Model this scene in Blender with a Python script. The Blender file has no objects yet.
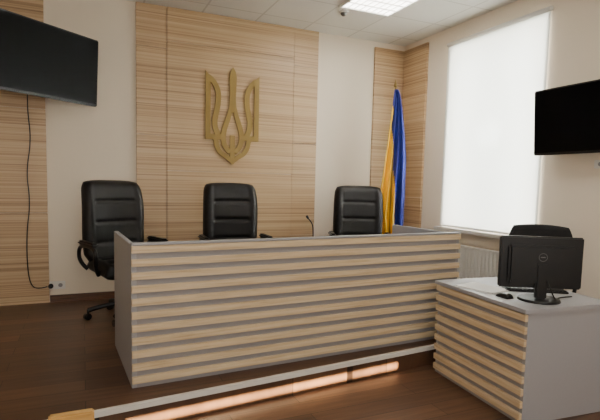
import bpy, bmesh, math, random
from mathutils import Vector, Matrix, Euler
random.seed(3)
C = bpy.context.scene.collection

# ------------------------------------------------------------ materials
def lin(c):
    return tuple(((v/255)/12.92 if v/255<=0.04045 else ((v/255+0.055)/1.055)**2.4) for v in c)+(1,)
def new_mat(name):
    m=bpy.data.materials.new(name); m.use_nodes=True
    nt=m.node_tree; return m,nt,nt.nodes['Principled BSDF']
def plain(name,rgb,rough=.5,metal=0,bump=0,bscale=200,var=0.06,spec=.5):
    m,nt,b=new_mat(name)
    tc=nt.nodes.new('ShaderNodeTexCoord')
    n=nt.nodes.new('ShaderNodeTexNoise'); n.inputs['Scale'].default_value=bscale
    nt.links.new(tc.outputs['Object'],n.inputs['Vector'])
    r=nt.nodes.new('ShaderNodeValToRGB')
    c=lin(rgb)
    r.color_ramp.elements[0].color=tuple(x*(1-var) for x in c[:3])+(1,)
    r.color_ramp.elements[1].color=tuple(min(1,x*(1+var)) for x in c[:3])+(1,)
    nt.links.new(n.outputs['Fac'],r.inputs['Fac'])
    nt.links.new(r.outputs['Color'],b.inputs['Base Color'])
    b.inputs['Roughness'].default_value=rough; b.inputs['Metallic'].default_value=metal
    b.inputs['Specular IOR Level'].default_value=spec
    if bump:
        bp=nt.nodes.new('ShaderNodeBump'); bp.inputs['Strength'].default_value=bump; bp.inputs['Distance'].default_value=.002
        nt.links.new(n.outputs['Fac'],bp.inputs['Height']); nt.links.new(bp.outputs['Normal'],b.inputs['Normal'])
    return m
def wood(name,dark,mid,light,scale=(0.6,0.6,45),rough=.45,nscale=1.0,detail=4,dist=.05):
    m,nt,b=new_mat(name)
    tc=nt.nodes.new('ShaderNodeTexCoord'); mp=nt.nodes.new('ShaderNodeMapping')
    mp.inputs['Scale'].default_value=scale
    nt.links.new(tc.outputs['Object'],mp.inputs['Vector'])
    n=nt.nodes.new('ShaderNodeTexNoise'); n.inputs['Scale'].default_value=nscale
    n.inputs['Detail'].default_value=detail; n.inputs['Roughness'].default_value=.65; n.inputs['Distortion'].default_value=dist
    nt.links.new(mp.outputs['Vector'],n.inputs['Vector'])
    r=nt.nodes.new('ShaderNodeValToRGB'); cr=r.color_ramp
    cr.elements[0].position=.32; cr.elements[0].color=lin(dark)
    cr.elements[1].position=.68; cr.elements[1].color=lin(light)
    e=cr.elements.new(.47); e.color=lin(mid)
    nt.links.new(n.outputs['Fac'],r.inputs['Fac'])
    nt.links.new(r.outputs['Color'],b.inputs['Base Color'])
    b.inputs['Roughness'].default_value=rough
    return m
def floor_mat(name):
    m,nt,b=new_mat(name)
    L=nt.links
    tc=nt.nodes.new('ShaderNodeTexCoord')
    br=nt.nodes.new('ShaderNodeTexBrick')
    br.inputs['Scale'].default_value=1; br.inputs['Brick Width'].default_value=1.25; br.inputs['Row Height'].default_value=.16
    br.inputs['Mortar Size'].default_value=.0025; br.inputs['Color1'].default_value=(0,0,0,1); br.inputs['Color2'].default_value=(1,1,1,1)
    br.inputs['Mortar'].default_value=(0,0,0,1); br.inputs['Bias'].default_value=0
    br.offset=.37
    L.new(tc.outputs['Object'],br.inputs['Vector'])
    mp=nt.nodes.new('ShaderNodeMapping'); mp.inputs['Scale'].default_value=(1.6,28,1)
    L.new(tc.outputs['Object'],mp.inputs['Vector'])
    n=nt.nodes.new('ShaderNodeTexNoise'); n.inputs['Scale'].default_value=1.2; n.inputs['Detail'].default_value=6; n.inputs['Roughness'].default_value=.65
    L.new(mp.outputs['Vector'],n.inputs['Vector'])
    mx=nt.nodes.new('ShaderNodeMath'); mx.operation='MULTIPLY_ADD'; mx.inputs[1].default_value=.28
    L.new(br.outputs['Color'],mx.inputs[0]); 
    m2=nt.nodes.new('ShaderNodeMath'); m2.operation='MULTIPLY'; m2.inputs[1].default_value=.8
    L.new(n.outputs['Fac'],m2.inputs[0]); L.new(m2.outputs[0],mx.inputs[2])
    r=nt.nodes.new('ShaderNodeValToRGB'); cr=r.color_ramp
    cr.elements[0].position=.2; cr.elements[0].color=lin((50,35,25))
    cr.elements[1].position=.85; cr.elements[1].color=lin((116,84,60))
    e=cr.elements.new(.5); e.color=lin((82,57,41))
    L.new(mx.outputs[0],r.inputs['Fac'])
    mix=nt.nodes.new('ShaderNodeMix'); mix.data_type='RGBA'
    L.new(br.outputs['Fac'],mix.inputs[0]); L.new(r.outputs['Color'],mix.inputs[6]); mix.inputs[7].default_value=lin((30,18,12))
    L.new(mix.outputs[2],b.inputs['Base Color'])
    b.inputs['Roughness'].default_value=.38
    return m
def ceiling_mat():
    m,nt,b=new_mat('ceiling_tiles'); L=nt.links
    tc=nt.nodes.new('ShaderNodeTexCoord'); mp=nt.nodes.new('ShaderNodeMapping'); mp.inputs['Location'].default_value=(0,-.3,0)
    L.new(tc.outputs['Object'],mp.inputs['Vector'])
    br=nt.nodes.new('ShaderNodeTexBrick'); br.offset=0; br.inputs['Scale'].default_value=1
    br.inputs['Brick Width'].default_value=.6; br.inputs['Row Height'].default_value=.6; br.inputs['Mortar Size'].default_value=.010
    br.inputs['Color1'].default_value=lin((224,221,214)); br.inputs['Color2'].default_value=lin((218,215,208)); br.inputs['Mortar'].default_value=lin((198,194,186))
    L.new(mp.outputs['Vector'],br.inputs['Vector']); L.new(br.outputs['Color'],b.inputs['Base Color'])
    n=nt.nodes.new('ShaderNodeTexNoise'); n.inputs['Scale'].default_value=90
    bp=nt.nodes.new('ShaderNodeBump'); bp.inputs['Strength'].default_value=.3; bp.inputs['Distance'].default_value=.003
    L.new(tc.outputs['Object'],n.inputs['Vector']); L.new(n.outputs['Fac'],bp.inputs['Height']); L.new(bp.outputs['Normal'],b.inputs['Normal'])
    b.inputs['Roughness'].default_value=.9
    return m
def emis(name,rgb,s):
    m,nt,b=new_mat(name)
    b.inputs['Base Color'].default_value=lin(rgb); b.inputs['Emission Color'].default_value=lin(rgb); b.inputs['Emission Strength'].default_value=s
    return m
M={}
M['wall']=plain('wall_paint',(232,220,202),.85,bump=.15,bscale=120,var=.02)
M['ceil']=ceiling_mat()
M['floor']=floor_mat('floor_laminate')
M['zebra']=wood('zebrano_panel',(136,108,78),(182,153,117),(203,177,142),scale=(.3,.3,75),rough=.4)
M['slat']=wood('slat_wood',(182,157,122),(203,181,147),(214,195,163),scale=(2,2,50),rough=.35)
M['bench']=wood('bench_wood',(150,112,60),(190,150,88),(208,170,106),scale=(2,20,20),rough=.4)
M['grey']=plain('grey_laminate',(156,156,160),.45,var=.03,bscale=60)
M['greyd']=plain('grey_laminate_recess',(146,143,144),.5,var=.03,bscale=60)
M['leather']=plain('black_leather',(16,15,16),.48,bump=.35,bscale=160,var=.15,spec=.35)
M['blackp']=plain('black_plastic',(13,13,14),.4,var=.1,spec=.4)
M['blackm']=plain('black_mesh_fabric',(14,14,16),.8,bump=.6,bscale=400,var=.3)
M['screen']=plain('screen_glass',(6,6,7),.35,var=.02,bscale=2,spec=.04)
M['chrome']=plain('steel',(110,110,110),.4,metal=1,var=.03)
M['white']=plain('white_plastic',(228,226,220),.4,var=.02)
M['trim']=plain('white_trim',(215,212,206),.4,var=.02)
M['base']=wood('baseboard_wood',(70,46,30),(92,62,42),(110,76,52),scale=(3,3,40))
M['gold']=plain('gold_metal',(138,114,56),.55,metal=.2,var=.08,bscale=20)
M['blue']=plain('flag_blue',(24,36,120),.6,var=.1,bscale=60)
M['yellow']=plain('flag_yellow',(226,178,30),.6,var=.08,bscale=60)
M['fringe']=plain('gold_fringe',(200,160,50),.6,bump=.8,bscale=250,var=.35)
M['lamp']=emis('lamp_diffuser',(255,250,242),9)
M['leaf']=plain('leaf_green',(60,90,40),.7,var=.3,bscale=8)
M['paper']=plain('paper',(225,225,222),.8,var=.01)
m,nt,b=new_mat('blind_fabric'); L=nt.links
out=nt.nodes['Material Output']
tr=nt.nodes.new('ShaderNodeBsdfTranslucent'); tr.inputs['Color'].default_value=(.80,.82,.81,1)
df=nt.nodes.new('ShaderNodeBsdfDiffuse'); df.inputs['Color'].default_value=(.75,.74,.70,1)
tc=nt.nodes.new('ShaderNodeTexCoord'); wv=nt.nodes.new('ShaderNodeTexNoise'); wv.inputs['Scale'].default_value=400
L.new(tc.outputs['Object'],wv.inputs['Vector'])
bp=nt.nodes.new('ShaderNodeBump'); bp.inputs['Strength'].default_value=.2; bp.inputs['Distance'].default_value=.001
L.new(wv.outputs['Fac'],bp.inputs['Height']); L.new(bp.outputs['Normal'],df.inputs['Normal'])
mx=nt.nodes.new('ShaderNodeMixShader'); mx.inputs[0].default_value=.45
L.new(tr.outputs[0],mx.inputs[1]); L.new(df.outputs[0],mx.inputs[2]); L.new(mx.outputs[0],out.inputs['Surface'])
M['blind']=m
m,nt,b=new_mat('window_glass'); L=nt.links; out=nt.nodes['Material Output']
tp=nt.nodes.new('ShaderNodeBsdfTransparent'); gl=nt.nodes.new('ShaderNodeBsdfGlossy'); gl.inputs['Roughness'].default_value=.05
mx=nt.nodes.new('ShaderNodeMixShader'); mx.inputs[0].default_value=.06
L.new(tp.outputs[0],mx.inputs[1]); L.new(gl.outputs[0],mx.inputs[2]); L.new(mx.outputs[0],out.inputs['Surface'])
M['glass']=m

# ------------------------------------------------------------ helpers
def obj(name,bm,mat,parent=None,loc=(0,0,0),rot=(0,0,0),smooth=False):
    me=bpy.data.meshes.new(name); bmesh.ops.recalc_face_normals(bm,faces=bm.faces)
    bm.to_mesh(me); bm.free()
    if smooth:
        for p in me.polygons: p.use_smooth=True
    o=bpy.data.objects.new(name,me); C.objects.link(o)
    for mm in (mat if isinstance(mat,list) else [mat]): me.materials.append(mm)
    o.location=loc; o.rotation_euler=rot
    if parent: o.parent=parent
    return o
def addbox(bm,x0,x1,y0,y1,z0,z1,bev=0,mi=0):
    vs=[bm.verts.new(p) for p in [(x0,y0,z0),(x1,y0,z0),(x1,y1,z0),(x0,y1,z0),(x0,y0,z1),(x1,y0,z1),(x1,y1,z1),(x0,y1,z1)]]
    fs=[bm.faces.new([vs[i] for i in f]) for f in [(0,3,2,1),(4,5,6,7),(0,1,5,4),(1,2,6,5),(2,3,7,6),(3,0,4,7)]]
    for f in fs: f.material_index=mi
    if bev:
        es=set(e for f in fs for e in f.edges)
        r=bmesh.ops.bevel(bm,geom=list(es),offset=bev,segments=2,affect='EDGES')
def box(name,x0,x1,y0,y1,z0,z1,mat,parent=None,bev=0,loc=(0,0,0),rot=(0,0,0)):
    bm=bmesh.new(); addbox(bm,x0,x1,y0,y1,z0,z1,bev)
    return obj(name,bm,mat,parent,loc,rot)
def boxes(name,lst,mat,parent=None,bev=0,loc=(0,0,0),rot=(0,0,0)):
    bm=bmesh.new()
    for b_ in lst: addbox(bm,*b_,bev=bev)
    return obj(name,bm,mat,parent,loc,rot)
def prism(name,pts,z0,z1,mat,parent=None):
    bm=bmesh.new(); a=[bm.verts.new((x,y,z0)) for x,y in pts]; c=[bm.verts.new((x,y,z1)) for x,y in pts]
    bm.faces.new(a[::-1]); bm.faces.new(c)
    for i in range(len(a)): bm.faces.new([a[i],a[(i+1)%len(a)],c[(i+1)%len(a)],c[i]])
    return obj(name,bm,mat,parent)
def cyl(name,r1,r2,h,mat,parent=None,loc=(0,0,0),rot=(0,0,0),seg=24):
    bm=bmesh.new(); bmesh.ops.create_cone(bm,cap_ends=True,segments=seg,radius1=r1,radius2=r2,depth=h)
    o=obj(name,bm,mat,parent,loc,rot)
    for p in o.data.polygons: p.use_smooth=len(p.vertices)==4
    return o
def tube(name,pts,r,mat,parent=None,smooth=True,cyc=False):
    cu=bpy.data.curves.new(name,'CURVE'); cu.dimensions='3D'; cu.bevel_depth=r; cu.bevel_resolution=4; cu.use_fill_caps=True
    s=cu.splines.new('NURBS' if smooth else 'POLY'); s.points.add(len(pts)-1)
    for i,p in enumerate(pts): s.points[i].co=tuple(p)+(1,)
    if smooth: s.order_u=3; s.use_endpoint_u=True; s.resolution_u=8
    s.use_cyclic_u=cyc
    cu.materials.append(mat)
    tmp=bpy.data.objects.new(name+'_c',cu); C.objects.link(tmp)
    dg=bpy.context.evaluated_depsgraph_get()
    me=bpy.data.meshes.new_from_object(tmp.evaluated_get(dg)); me.name=name
    bpy.data.objects.remove(tmp)
    for p in me.polygons: p.use_smooth=True
    o=bpy.data.objects.new(name,me); C.objects.link(o)
    if parent: o.parent=parent
    return o
def empty(name,loc=(0,0,0),rz=0,rx=0):
    e=bpy.data.objects.new(name,None); e.empty_display_size=.1; C.objects.link(e)
    e.location=loc; e.rotation_euler=(rx,0,rz); return e
def wmat(e): return Matrix.Translation(e.location)@e.rotation_euler.to_matrix().to_4x4()
def tolocal(e,p): return tuple(wmat(e).inverted()@Vector(p))

# ------------------------------------------------------------ room
LF=-.15; H=3.05; YB=5.38; XR=3.85; XL=-2.2; YR=-1.5
T=.15
ye=lambda x: 2.74+(x-.25)*.096     # podium front edge
box('floor',XL,XR,YR,YB,LF-.1,LF,M['floor'])
prism('floor_podium',[(XL,ye(XL)),(XR,ye(XR)),(XR,YB),(XL,YB)],LF,0,M['floor'])
prism('trim_2',[(XL,ye(XL)-.012),(XR,ye(XR)-.012),(XR,ye(XR)+.02),(XL,ye(XL)+.02)],-.026,.004,M['trim'])
box('ceiling',XL-T,XR+.3,YR-T,YB+T,H,H+.1,M['ceil'])
box('wall_back',XL-T,XR+.3,YB,YB+T,LF-.1,H,M['wall'])
box('wall_left',XL-T,XL,YR,YB,LF-.1,H,M['wall'])
# rear wall; unseen slanted slot added to shape the sun into a strip
sx0,sx1=.80,2.79; zb0=2.368; zb1=zb0+.0565*(sx1-sx0); sh_=.132
bm=bmesh.new()
def wallpoly(pts):
    a=[bm.verts.new((x,YR-T,z)) for x,z in pts]; c=[bm.verts.new((x,YR,z)) for x,z in pts]
    bm.faces.new(a); bm.faces.new(c[::-1])
    for i in range(len(a)): bm.faces.new([a[i],a[(i+1)%len(a)],c[(i+1)%len(a)],c[i]])
X0,X1,Z0=XL-T,XR+.3,LF-.1
wallpoly([(X0,Z0),(sx0,Z0),(sx0,H),(X0,H)]); wallpoly([(sx1,Z0),(X1,Z0),(X1,H),(sx1,H)])
wallpoly([(sx0,Z0),(sx1,Z0),(sx1,zb1),(sx0,zb0)]); wallpoly([(sx0,zb0+sh_),(sx1,zb1+sh_),(sx1,H),(sx0,H)])
obj('wall_rear',bm,M['wall'])
wy0,wy1,wz0,wz1=3.22,4.46,.80,2.80; WC=(wy0+wy1)/2
RT=.3
boxes('wall_right',[(XR,XR+RT,YR,wy0,LF-.1,H),(XR,XR+RT,wy1,YB,LF-.1,H),(XR,XR+RT,wy0,wy1,LF-.1,wz0),(XR,XR+RT,wy0,wy1,wz1,H)],M['wall'])
win=empty('window_1',(XR+.2,0,0))
fw=.06
boxes('frame',[(0,.06,wy0,wy1,wz0,wz0+fw),(0,.06,wy0,wy1,wz1-fw,wz1),(0,.06,wy0,wy0+fw,wz0+fw,wz1-fw),(0,.06,wy1-fw,wy1,wz0+fw,wz1-fw),(0,.06,WC-.04,WC+.04,wz0+fw,wz1-fw)],M['white'],win)
box('pane',.025,.03,wy0+fw,wy1-fw,wz0+fw,wz1-fw,M['glass'],win)
box('trim_1',XR-.10,XR+.0,wy0-.07,wy1+.07,.745,.785,M['trim'],bev=.006)
bl=empty('roller_blind',(XR,0,0))
box('cloth',-.022,-.020,wy0-.04,wy1+.05,.81,2.83,M['blind'],bl)
box('bottom_bar',-.030,-.012,wy0-.04,wy1+.05,.79,.81,M['white'],bl,bev=.003)
cyl('roller_tube',.022,.022,1.34,M['white'],bl,loc=(-.024,WC,2.85),rot=(math.pi/2,0,0))
bt=.015
box('baseboard_back',XL,-1.5,YB-bt,YB,0,.07,M['base'])
box('baseboard_back_2',-.31,.51,YB-bt,YB,0,.07,M['base'])
box('baseboard_back_3',2.61,3.38,YB-bt,YB,0,.07,M['base'])
box('baseboard_right',XR-bt,XR,3.1,4.82,0,.07,M['base'])
def panel(name,x0,x1,cuts,y0,y1):
    l=[]; g=.002
    zs=[.0]+cuts+[H-.003]
    for a,b_ in zip(zs[:-1],zs[1:]): l.append((x0,x1,y0,y1,a+g,b_-g))
    return l
pn=empty('wood_wall_panel')
boxes('side_boards',panel('',.52,.826,[.62,1.72,2.62],YB-.03,YB)+panel('',2.283,2.595,[.62,1.72,2.62],YB-.03,YB),M['zebra'],pn,bev=.002)
boxes('centre_boards',panel('',.83,2.279,[1.35,2.70],YB-.036,YB),M['zebra'],pn,bev=.002)
p2=empty('wood_wall_panel')
boxes('boards',panel('',-1.45,-.86,[.9,1.9],YB-.03,YB)+panel('',-.857,-.315,[.9,1.9],YB-.03,YB),M['zebra'],p2,bev=.002)
p3=empty('wood_wall_panel')
def pc(x0,x1,y0,y1): return [(x0,x1,y0,y1,a+.002,b_-.002) for a,b_ in [(0,1.1),(1.1,2.35),(2.35,2.98)]]
boxes('boards',pc(3.39,XR,YB-.03,YB)+pc(XR-.03,XR,4.88,YB-.032),M['zebra'],p3,bev=.002)

# ------------------------------------------------------------ ceiling lamp(s)
def lamp(x,y):
    e=empty('ceiling_light_panel',(x,y,H))
    boxes('frame',[(-.3,.3,-.3,-.28,-.02,0),(-.3,.3,.28,.3,-.02,0),(-.3,-.28,-.28,.28,-.02,0),(.28,.3,-.28,.28,-.02,0)],M['white'],e)
    box('diffuser',-.28,.28,-.28,.28,-.006,0,M['lamp'],e)
    l=[]
    for i in range(1,4): l.append((-.28,.28,-.28+i*.14-.004,-.28+i*.14+.004,-.018,-.007))
    boxes('louvre',l+[(-.28+i*.07-.002,-.28+i*.07+.002,-.28,.28,-.016,-.0075) for i in range(1,8)],M['white'],e)
lamp(2.7,4.2)
sd=empty('security_camera_dome',(2.52,4.62,H))
cyl('base',.05,.05,.02,M['white'],sd,loc=(0,0,-.01))
bm=bmesh.new(); bmesh.ops.create_uvsphere(bm,u_segments=20,v_segments=12,radius=.034)
bmesh.ops.delete(bm,geom=[v for v in bm.verts if v.co.z>.004],context='VERTS')
obj('dome',bm,M['chrome'],sd,loc=(0,0,-.019),smooth=True)

# ------------------------------------------------------------ trident emblem
em=empty('trident_emblem',(1.54,YB-.0365,1.44))
SX=.00508; SZ=1.06/215; Y0=227.5
def ribbon(bm,pts,w,th,n=10):
    P=[Vector((p[0],p[1],(p[2] if len(p)>2 else w)*1.13)) for p in pts]
    out=[]
    for i in range(len(P)-1):
        p0=P[max(i-1,0)];p1=P[i];p2=P[i+1];p3=P[min(i+2,len(P)-1)]
        for k in range(n):
            t=k/n
            out.append(.5*((2*p1)+(-p0+p2)*t+(2*p0-5*p1+4*p2-p3)*t*t+(-p0+3*p1-3*p2+p3)*t**3))
    out.append(P[-1])
    rows=[]
    for i,p in enumerate(out):
        a=out[max(i-1,0)]; c=out[min(i+1,len(out)-1)]
        d=Vector((c.x-a.x,c.y-a.y)); d.normalize(); nrm=Vector((-d.y,d.x))*p.z/2
        A=((p.x+nrm.x)*SX,(Y0-p.y-nrm.y)*SZ); B=((p.x-nrm.x)*SX,(Y0-p.y+nrm.y)*SZ)
        rows.append([bm.verts.new((A[0],0,A[1])),bm.verts.new((B[0],0,B[1])),bm.verts.new((B[0],-th,B[1])),bm.verts.new((A[0],-th,A[1]))])
    for r0,r1 in zip(rows[:-1],rows[1:]):
        for k in range(4): bm.faces.new([r0[k],r0[(k+1)%4],r1[(k+1)%4],r1[k]])
    bm.faces.new(rows[0]); bm.faces.new(rows[-1])
def poly(bm,pts,th):
    f=[bm.verts.new((x*SX,-th,(Y0-y)*SZ)) for x,y in pts]; g=[bm.verts.new((x*SX,0,(Y0-y)*SZ)) for x,y in pts]
    bm.faces.new(f); bm.faces.new(g[::-1])
    for i in range(len(f)): bm.faces.new([f[i],f[(i+1)%len(f)],g[(i+1)%len(f)],g[i]])
bm=bmesh.new()
for s in (-1,1):
    poly(bm,[(s*x,y) for x,y in [(60.5,25),(60.5,173.5),(49,173.5),(49,36)]],.0200)
    ribbon(bm,[(s*58,31,1.5),(s*51,38,8),(s*42,48.5,10),(s*35,62,10.5),(s*32.4,77,10.5),(s*33.6,98,10.5),(s*37.5,118,10.5),(s*40,135,10.5),(s*37.0,152,10.5),(s*30,166,10.5)],10,.0203)
    ribbon(bm,[(s*55,167.5),(s*40,167.5),(s*26,167.5)],10.5,.0206)
    ribbon(bm,[(s*4,98,7),(s*8.2,118,9),(s*14.5,137,10),(s*19.5,155,10),(s*20.4,172,10),(s*16,188,10),(s*4.5,201,10)],10,.0209)
    ribbon(bm,[(s*43,169,6),(s*37,176,9),(s*34,190,9),(s*25.5,203,9),(s*13,211,9),(s*4,219,8),(s*.5,227,3)],9,.0212)
poly(bm,[(0,11.5),(5.5,20.5),(8.3,33.6),(7.4,60),(6.6,78.8),(7.6,95),(10,112),(0,112),(-10,112),(-7.6,95),(-6.6,78.8),(-7.4,60),(-8.3,33.6),(-5.5,20.5)],.0215)
poly(bm,[(-5.4,162.5),(5.4,162.5),(5.4,214),(0,227.5),(-5.4,214)],.0218)
obj('trident',bm,M['gold'],em)

# ------------------------------------------------------------ main desk (origin at front-left corner)
W,D,DH=2.59,.87,.865
d=empty('judges_desk',(.255,2.94,.0),math.radians(3.1))
boxes('carcass',[(0,.03,.02,D,0.001,DH),(W-.03,W,.02,D,0.001,DH)],M['grey'],d,bev=.002)
box('front_panel',.03,W-.03,.02,.045,0.001,DH,M['greyd'],d)
box('worktop',.03,W-.03,.045,D-.02,.715,.74,M['grey'],d,bev=.002)
n=11; pitch=DH/n; l=[]
for i in range(n):
    z1=DH-.004-i*pitch; l.append((0,W,0.000,.02,z1-.043,z1))
boxes('front_slats',l,M['slat'],d,bev=.002)
box('top_cap',0,W,0,.05,DH,DH+.012,M['grey'],d,bev=.002)

# ------------------------------------------------------------ clerk desk (origin near-left corner)
EH=.70; EW,ED=.68,.87
cd=empty('clerk_desk',(2.33,1.97,LF+.001),math.radians(-5))
box('top',-.01,EW+.01,-.01,ED+.01,EH-.025,EH,M['grey'],cd,bev=.002)
boxes('side_panels',[(.02,EW,0,.025,0,EH-.025),(.02,EW,ED-.025,ED,0,EH-.025)],M['grey'],cd,bev=.001)
box('front_panel',.02,.045,.025,ED-.025,0,EH-.025,M['greyd'],cd)
l=[];n=9;pitch=(EH-.03)/n
for i in range(n):
    z1=EH-.032-i*pitch; l.append((0,.02,0,ED,z1-.042,z1))
boxes('front_slats',l,M['slat'],cd,bev=.002)

# ------------------------------------------------------------ executive chairs
def cushion(name,prof,mat,parent,nu=24,nv=36,loc=(0,0,0),rot=(0,0,0)):
    bm=bmesh.new(); g=[[None]*(nu+1) for _ in range(nv+1)]; h=[[None]*(nu+1) for _ in range(nv+1)]
    for j in range(nv+1):
        for i in range(nu+1):
            u=-1+2*i/nu; v=j/nv
            g[j][i]=bm.verts.new(prof(u,v,1))
            h[j][i]=g[j][i] if i in(0,nu) or j in(0,nv) else bm.verts.new(prof(u,v,-1))
    for j in range(nv):
        for i in range(nu):
            bm.faces.new([g[j][i],g[j][i+1],g[j+1][i+1],g[j+1][i]])
            bm.faces.new([h[j][i],h[j+1][i],h[j+1][i+1],h[j][i+1]])
    return obj(name,bm,mat,parent,loc,rot,smooth=True)
def exec_chair(loc,rz):
    e=empty('office_chair',loc,rz)
    def back(u,v,s):
        w=.29-.02*abs(2*v-1)**3-.02*max(0,(v-.9)/.1)**2-.045*max(0,(.12-v)/.12)
        x=u*w; z=.48+v*.755
        z-= .02*abs(u)**4*v
        y=.20+.10*v*v+.02*math.sin(v*6)
        edge=(1-abs(u)**6)*(1-abs(2*v-1)**14)
        edge=max(edge,0)**.5
        if s>0:
            th=.055
            if abs(u)<.62:
                seg=abs(math.sin(v*math.pi*4.0)); th+=.020*min(1,seg*2.2)**.7
            else: th+=.035*max(0,math.sin((abs(u)-.62)/.38*math.pi))**.6
            return (x,y-th*edge-.035*u*u,z)
        return (x,y+.035*edge-.035*u*u,z)
    cushion('backrest',back,M['leather'],e,nu=36,nv=64)
    def seat(u,v,s):
        x=u*(.27-.02*v); y=-.27+v*.50
        edge=max((1-abs(u)**6)*(1-abs(2*v-1)**8),0)**.5
        if s>0:
            th=.06+ (.02*abs(math.sin(v*math.pi*3)) if abs(u)<.68 else .03)
            return (x,y,.46+th*edge-(.03*(1-v)**3))
        return (x,y,.46-.05*edge-(.03*(1-v)**3))
    cushion('seat',seat,M['leather'],e,nu=24,nv=24)
    for s in (-1,1):
        tube('arm_frame',[(s*.25,.18,.44),(s*.31,.20,.50),(s*.32,.20,.62),(s*.32,.10,.67),(s*.32,-.12,.67),(s*.32,-.20,.62),(s*.31,-.14,.50),(s*.25,-.06,.42)],.017,M['blackp'],e)
        box('arm_pad',s*.32-.032,s*.32+.032,-.18,.14,.672,.71,M['leather'],e,bev=.014)
    box('mechanism',-.11,.11,-.12,.14,.36,.42,M['blackp'],e,bev=.012)
    cyl('gas_lift',.028,.028,.24,M['blackp'],e,loc=(0,0,.26)); cyl('hub',.05,.045,.08,M['blackp'],e,loc=(0,0,.12))
    for k in range(5):
        a=k*2*math.pi/5+.3; c,s_=math.cos(a),math.sin(a)
        tube('leg',[(.03*c,.03*s_,.13),(.17*c,.17*s_,.12),(.30*c,.30*s_,.085)],.021,M['blackp'],e)
        cyl('caster',.028,.028,.045,M['blackp'],e,loc=(.305*c,.305*s_,.029),rot=(math.pi/2,0,a+.6),seg=18)
        cyl('caster_stem',.010,.010,.05,M['blackp'],e,loc=(.300*c,.300*s_,.07),seg=12)
    tube('back_bracket',[(0,.10,.40),(0,.24,.42),(0,.275,.55),(0,.27,.70)],.022,M['blackp'],e)
exec_chair((.33,4.60,0),math.radians(20))
exec_chair((1.40,4.70,0),math.radians(-2))
exec_chair((2.84,4.66,0),math.radians(-22))

def mic(x,y,hx):
    e=empty('gooseneck_microphone',(x,y,.7405))
    box('base',-.05,.05,-.06,.06,0,.03,M['blackp'],e,bev=.006)
    tube('neck',[(0,.02,.03),(0,.02,.13),(hx*.3,.03,.19),(hx,.06,.22)],.005,M['blackp'],e)
    tube('capsule',[(hx,.06,.22),(hx*1.25,.075,.24)],.010,M['blackp'],e,smooth=False)
mic(1.73,3.56,-.03)

# ------------------------------------------------------------ TVs
def tv(loc,rz,tilt,w,h,wallpts):
    e=empty('wall_television',loc,rz); e.rotation_euler=Euler((tilt,0,rz),'XYZ')
    box('housing',-w/2,w/2,-.02,.025,-h/2,h/2,M['blackp'],e,bev=.008)
    box('screen',-w/2+.014,w/2-.014,-.0225,-.019,-h/2+.022,h/2-.014,M['screen'],e)
    box('rear_bulge',-w*.33,w*.33,.025,.06,-h*.36,h*.22,M['blackp'],e,bev=.01)
    box('mount_plate',-.2,.2,.06,.075,-.15,.15,M['blackp'],e)
    a=(0,.08,0); pts=[a]+[tolocal(e,p) for p in wallpts]
    tube('arm',pts,.016,M['blackp'],e,smooth=False)
    return e
t1=tv((-.285,4.905,2.265),math.radians(40),math.radians(3),1.12,.63,[(-.05,5.16,2.28),(-.45,5.345,2.28)])
br_=box('wall_plate',-.58,-.38,5.325,5.349,2.12,2.42,M['blackp'])
br_.parent=t1; br_.matrix_parent_inverse=wmat(t1).inverted()
t2=tv((3.70,2.675,1.825),math.radians(-90),math.radians(4),.97,.565,[(3.84,2.66,1.83)])

cb=tube('television_cable',[(-.46,5.33,2.1),(-.47,5.335,1.9),(-.44,5.335,1.6),(-.49,5.335,1.3),(-.46,5.335,1.0),(-.50,5.335,.7),(-.50,5.335,.35),(-.47,5.335,.17),(-.38,5.335,.15),(-.33,5.34,.17)],.005,M['blackp'])
so=empty('wall_socket',(-.26,YB,.17))
box('plate',-.09,.09,-.012,0,-.04,.04,M['white'],so,bev=.004)
cyl('plug',.02,.024,.035,M['blackp'],so,loc=(-.04,-.03,0),rot=(math.pi/2,0,0))
cyl('recess',.02,.02,.004,M['greyd'],so,loc=(.045,-.013,0),rot=(math.pi/2,0,0))
s2=empty('wall_socket',(XR,2.46,1.46))
box('plate',-.012,0,-.22,.22,-.035,.035,M['white'],s2,bev=.004)
for k in range(4): cyl('recess',.018,.018,.004,M['greyd'],s2,loc=(-.013,-.165+k*.11,0),rot=(0,math.pi/2,0))

# ------------------------------------------------------------ flag
fx,fy=3.37,4.86
fl=empty('furled_flag',(fx,fy,0.001))
cyl('stand',.15,.13,.04,M['blackp'],fl,loc=(0,0,.02)); cyl('pole',.013,.013,2.38,M['gold'],fl,loc=(0,0,1.21))
cyl('finial',.02,.002,.09,M['gold'],fl,loc=(0,0,2.44))
bm=bmesh.new(); nu,nv=72,56
Rv=Vector((.912,-.41,0)); Fv=Vector((.41,.912,0)); g=[]
for j in range(nv+1):
    v=j/nv; row=[]
    left=-.014-.165*min(1,v*1.2)**1.0; right=.03+.12*min(1,v*2.2)**.6
    if v>.85: left+=.05*(v-.85)/.15
    for i in range(nu+1):
        u=i/nu
        x=left+(right-left)*u + .008*math.sin(u*2*math.pi*4+2*v)
        dpt=-.035-.045*min(1,.25+v*1.3)*math.sin(u*2*math.pi*3.5+1.6*v+.5*math.sin(v*5))-.012*math.sin(u*23+v*7)
        z=2.36-v*1.78+.05*u*v
        row.append(bm.verts.new(Rv*x+Fv*dpt+Vector((0,0,z))))
    g.append(row)
for j in range(nv):
    for i in range(nu):
        f=bm.faces.new([g[j][i],g[j][i+1],g[j+1][i+1],g[j+1][i]])
        u=(i+.5)/nu; v=(j+.5)/nv
        b_=-.02+.60*min(1,max(0,(v-.10)/.55))+.03*math.sin(v*9)
        f.material_index=1 if u<b_ else 0
        if abs(u-b_-.02)<.025 and v>.12: f.material_index=2
        if v<.07: f.material_index=0
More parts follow.
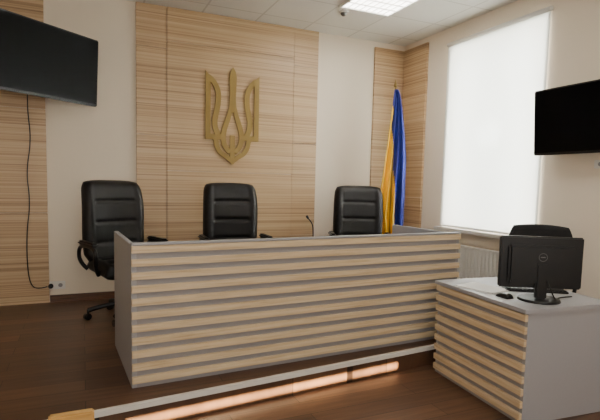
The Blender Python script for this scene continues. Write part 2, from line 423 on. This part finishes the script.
o=obj('cloth',bm,[M['blue'],M['yellow'],M['fringe']],fl,smooth=True)
o.modifiers.new('th','SOLIDIFY').thickness=.003

# ------------------------------------------------------------ radiator
ra=empty('radiator',(XR-.10,0,0.001))
box('core',.015,.055,3.15,4.3,.17,.60,M['white'],ra,bev=.004)
l=[(0,.015,3.16+i*.05,3.16+i*.05+.03,.18,.59) for i in range(23)]
boxes('fins',l,M['white'],ra,bev=.004)
boxes('top_grille',[(0,.06,3.15,4.3,.60,.612)],M['white'],ra)
boxes('feet',[(.02,.05,3.3,3.34,0,.17),(.02,.05,4.1,4.14,0,.17)],M['white'],ra)

# ------------------------------------------------------------ monitor etc.
zt=LF+EH+.0015
mo=empty('computer_monitor',(2.61,2.12,zt),math.radians(-24.2-6))
cyl('foot',.125,.12,.014,M['blackp'],mo,loc=(0,.0,.007),seg=40)
box('neck',-.035,.035,-.035,-.005,.012,.24,M['blackp'],mo,bev=.008)
box('shell',-.25,.25,0.0,.03,.075,.40,M['blackp'],mo,bev=.008)
box('rear_bulge',-.20,.20,-.03,.0,.10,.35,M['blackp'],mo,bev=.014)
box('display',-.238,.238,.0295,.032,.09,.388,M['screen'],mo)
bm=bmesh.new()
for k in range(32):
    a=2*math.pi*k/32; a2=2*math.pi*(k+1)/32
    q=[(r*math.cos(t),-.0315,.275+r*math.sin(t)) for r,t in ((.026,a),(.026,a2),(.023,a2),(.023,a))]
    bm.faces.new([bm.verts.new(p) for p in q])
addbox(bm,-.014,.014,-.0318,-.031,.272,.278)
obj('emblem_ring',bm,M['chrome'],mo)
tube('video_cable',[(.03,-.035,.13),(.05,-.07,.06),(.09,-.03,.01),(.15,.08,.006),(.25,.12,.006)],.004,M['blackp'],mo)
kb=empty('keyboard',(2.82,2.33,zt),math.radians(-32))
box('body',-.2,.2,-.065,.065,0,.014,M['blackp'],kb,bev=.004)
l=[(-.19+i*.0255,-.19+i*.0255+.021,-.055+j*.023,-.055+j*.023+.019,.014,.020) for i in range(15) for j in range(5)]
boxes('keys',l,M['leather'],kb)
pp=empty('paper_stack',(2.52,2.50,zt),math.radians(12))
boxes('sheets',[(-.105,.105,-.148,.148,0,.004),(-.10,.11,-.145,.15,.004,.008)],M['paper'],pp)
ms=empty('computer_mouse',(2.46,2.25,zt))
def mouse(u,v,s):
    e_=max((1-u**4)*(1-(2*v-1)**4),0)**.5
    return (u*.03,-.05+v*.1,.034*e_*(1-.3*v) if s>0 else 0)
cushion('shell',mouse,M['blackp'],ms,nu=12,nv=12)

tcx=empty('task_chair',(3.42,2.80,LF+.001),math.radians(-50))
def mback(u,v,s):
    w=.25+.015*math.sin(v*math.pi)-.04*v**6
    e_=max((1-abs(u)**8)*(1-abs(2*v-1)**12),0)**.5
    z=.58+v*.50+ .015*(1-u*u)*v
    y=.16+.05*v+ -.05*u*u
    return (u*w,y-(.018 if s>0 else -.018)*e_,z)
cushion('backrest',mback,M['blackm'],tcx,nu=20,nv=24)
def mseat(u,v,s):
    e_=max((1-abs(u)**6)*(1-abs(2*v-1)**8),0)**.5
    return (u*.24,-.20+v*.40,.47+(.045 if s>0 else -.03)*e_)
cushion('seat',mseat,M['blackm'],tcx,nu=16,nv=16)
for s in (-1,1):
    tube('arm',[(s*.22,.08,.45),(s*.27,.08,.50),(s*.28,.06,.64),(s*.27,-.02,.66),(s*.27,-.12,.66)],.015,M['blackp'],tcx)
tube('back_post',[(0,.08,.43),(0,.19,.45),(0,.215,.62),(0,.22,.8)],.02,M['blackp'],tcx)
cyl('gas_lift',.026,.026,.33,M['blackp'],tcx,loc=(0,0,.285)); cyl('hub',.045,.04,.08,M['blackp'],tcx,loc=(0,0,.12))
for k in range(5):
    a=k*2*math.pi/5; c,s_=math.cos(a),math.sin(a)
    tube('leg',[(.03*c,.03*s_,.13),(.16*c,.16*s_,.115),(.25*c,.25*s_,.085)],.018,M['blackp'],tcx)
    cyl('caster',.027,.027,.04,M['blackp'],tcx,loc=(.25*c,.25*s_,.028),rot=(math.pi/2,0,a+.6),seg=16)
    cyl('caster_stem',.01,.01,.05,M['blackp'],tcx,loc=(.245*c,.245*s_,.07),seg=10)

be=empty('wooden_bench',(-.03,1.985,LF+.001),0)
boxes('back_rail',[(-.10,.06,-.02,.02,.42,.50)],M['bench'],be,bev=.006)
boxes('seat',[(-1.2,.06,-.42,-.02,.28,.31)],M['bench'],be,bev=.005)
boxes('legs',[(a,a+.05,y,y+.04,0,.42 if (y>-.1 and a>-1) else .28) for a in (-1.18,-.01) for y in (-.02,-.40)],M['bench'],be,bev=.004)

# outdoor foliage
sh=empty('garden_shrub',(5.6,3.8,LF-.1))
bm=bmesh.new()
for k in range(150):
    y=random.uniform(-1.0,1.0); z=random.uniform(.2,2.9); x=random.uniform(-.35,-.1)
    r=random.uniform(.05,.11); rot=Euler((random.uniform(0,6),random.uniform(-.6,.6),random.uniform(-.6,.6))).to_matrix()
    q=[rot@Vector((0,r*math.cos(t)*.6,r*math.sin(t)))+Vector((x,y,z)) for t in [i*math.pi/4 for i in range(8)]]
    bm.faces.new([bm.verts.new(p) for p in q])
obj('leaves',bm,M['leaf'],sh)
for yy in (-.5,0,.5): tube('stem',[(-.2,yy,0),(-.22,yy+.1,1.4),(-.2,yy-.05,2.8)],.015,M['bench'],sh)
box('ground',XR+RT,9,YR,YB+2,LF-.12,LF-.1,M['leaf'])

# ------------------------------------------------------------ lights
def area(name,loc,target,sx,sy,power,col):
    l=bpy.data.lights.new(name,'AREA'); l.shape='RECTANGLE'; l.size=sx; l.size_y=sy; l.energy=power; l.color=col
    o=bpy.data.objects.new(name,l); C.objects.link(o); o.location=loc
    o.rotation_euler=(Vector(target)-Vector(loc)).to_track_quat('-Z','Y').to_euler(); return o
area('daylight_window',(4.45,WC,1.85),(3.85,WC,1.80),1.5,2.2,2100,(1,.99,.96))
area('rear_fill_light',(.3,YR+.05,1.5),(.4,5,1.3),3.4,1.3,72,(1,.95,.88))  # unseen fill behind the camera, added to brighten the room; no window there
l=bpy.data.lights.new('ceiling_fill_light','AREA'); l.size=.55; l.energy=12; l.color=(1,.95,.87)
o=bpy.data.objects.new('ceiling_fill_light',l); C.objects.link(o); o.location=(2.7,4.2,H-.03)
for x,y in ((.3,1.5),(2.7,1.2)):  # extra lamps out of view, added as fill for the room
    lamp(x,y)
    l=bpy.data.lights.new('ceiling_fill_light','AREA'); l.size=.55; l.energy=14; l.color=(1,.93,.82)
    o=bpy.data.objects.new('ceiling_fill_light',l); C.objects.link(o); o.location=(x,y,H-.03)
sl=bpy.data.lights.new('sun','SUN'); sl.energy=110; sl.angle=.005; sl.color=(1,.80,.50)
so_=bpy.data.objects.new('sun',sl); C.objects.link(so_)
so_.rotation_euler=Vector((-.12,.85,-.5)).to_track_quat('-Z','Y').to_euler()
w=bpy.data.worlds.new('World'); bpy.context.scene.world=w; w.use_nodes=True
bg=w.node_tree.nodes['Background']; sky=w.node_tree.nodes.new('ShaderNodeTexSky'); sky.sun_disc=False
w.node_tree.links.new(sky.outputs[0],bg.inputs[0]); bg.inputs[1].default_value=.25

# ------------------------------------------------------------ camera
yaw=math.radians(24.2); pitch=math.radians(-4.95); roll=math.radians(1.35)
F=Vector((math.sin(yaw)*math.cos(pitch),math.cos(yaw)*math.cos(pitch),math.sin(pitch)))
R=F.cross(Vector((0,0,1))).normalized(); U=R.cross(F)
R2=R*math.cos(roll)+U*math.sin(roll); U2=U*math.cos(roll)-R*math.sin(roll)
mat=Matrix((R2,U2,-F)).transposed().to_4x4(); mat.translation=(0,0,1.25)
cam=bpy.data.cameras.new('camera'); co=bpy.data.objects.new('camera',cam); C.objects.link(co)
co.matrix_world=mat; cam.sensor_width=36; cam.lens=485/600*36; cam.clip_start=.05; cam.shift_y=.025
bpy.context.scene.camera=co
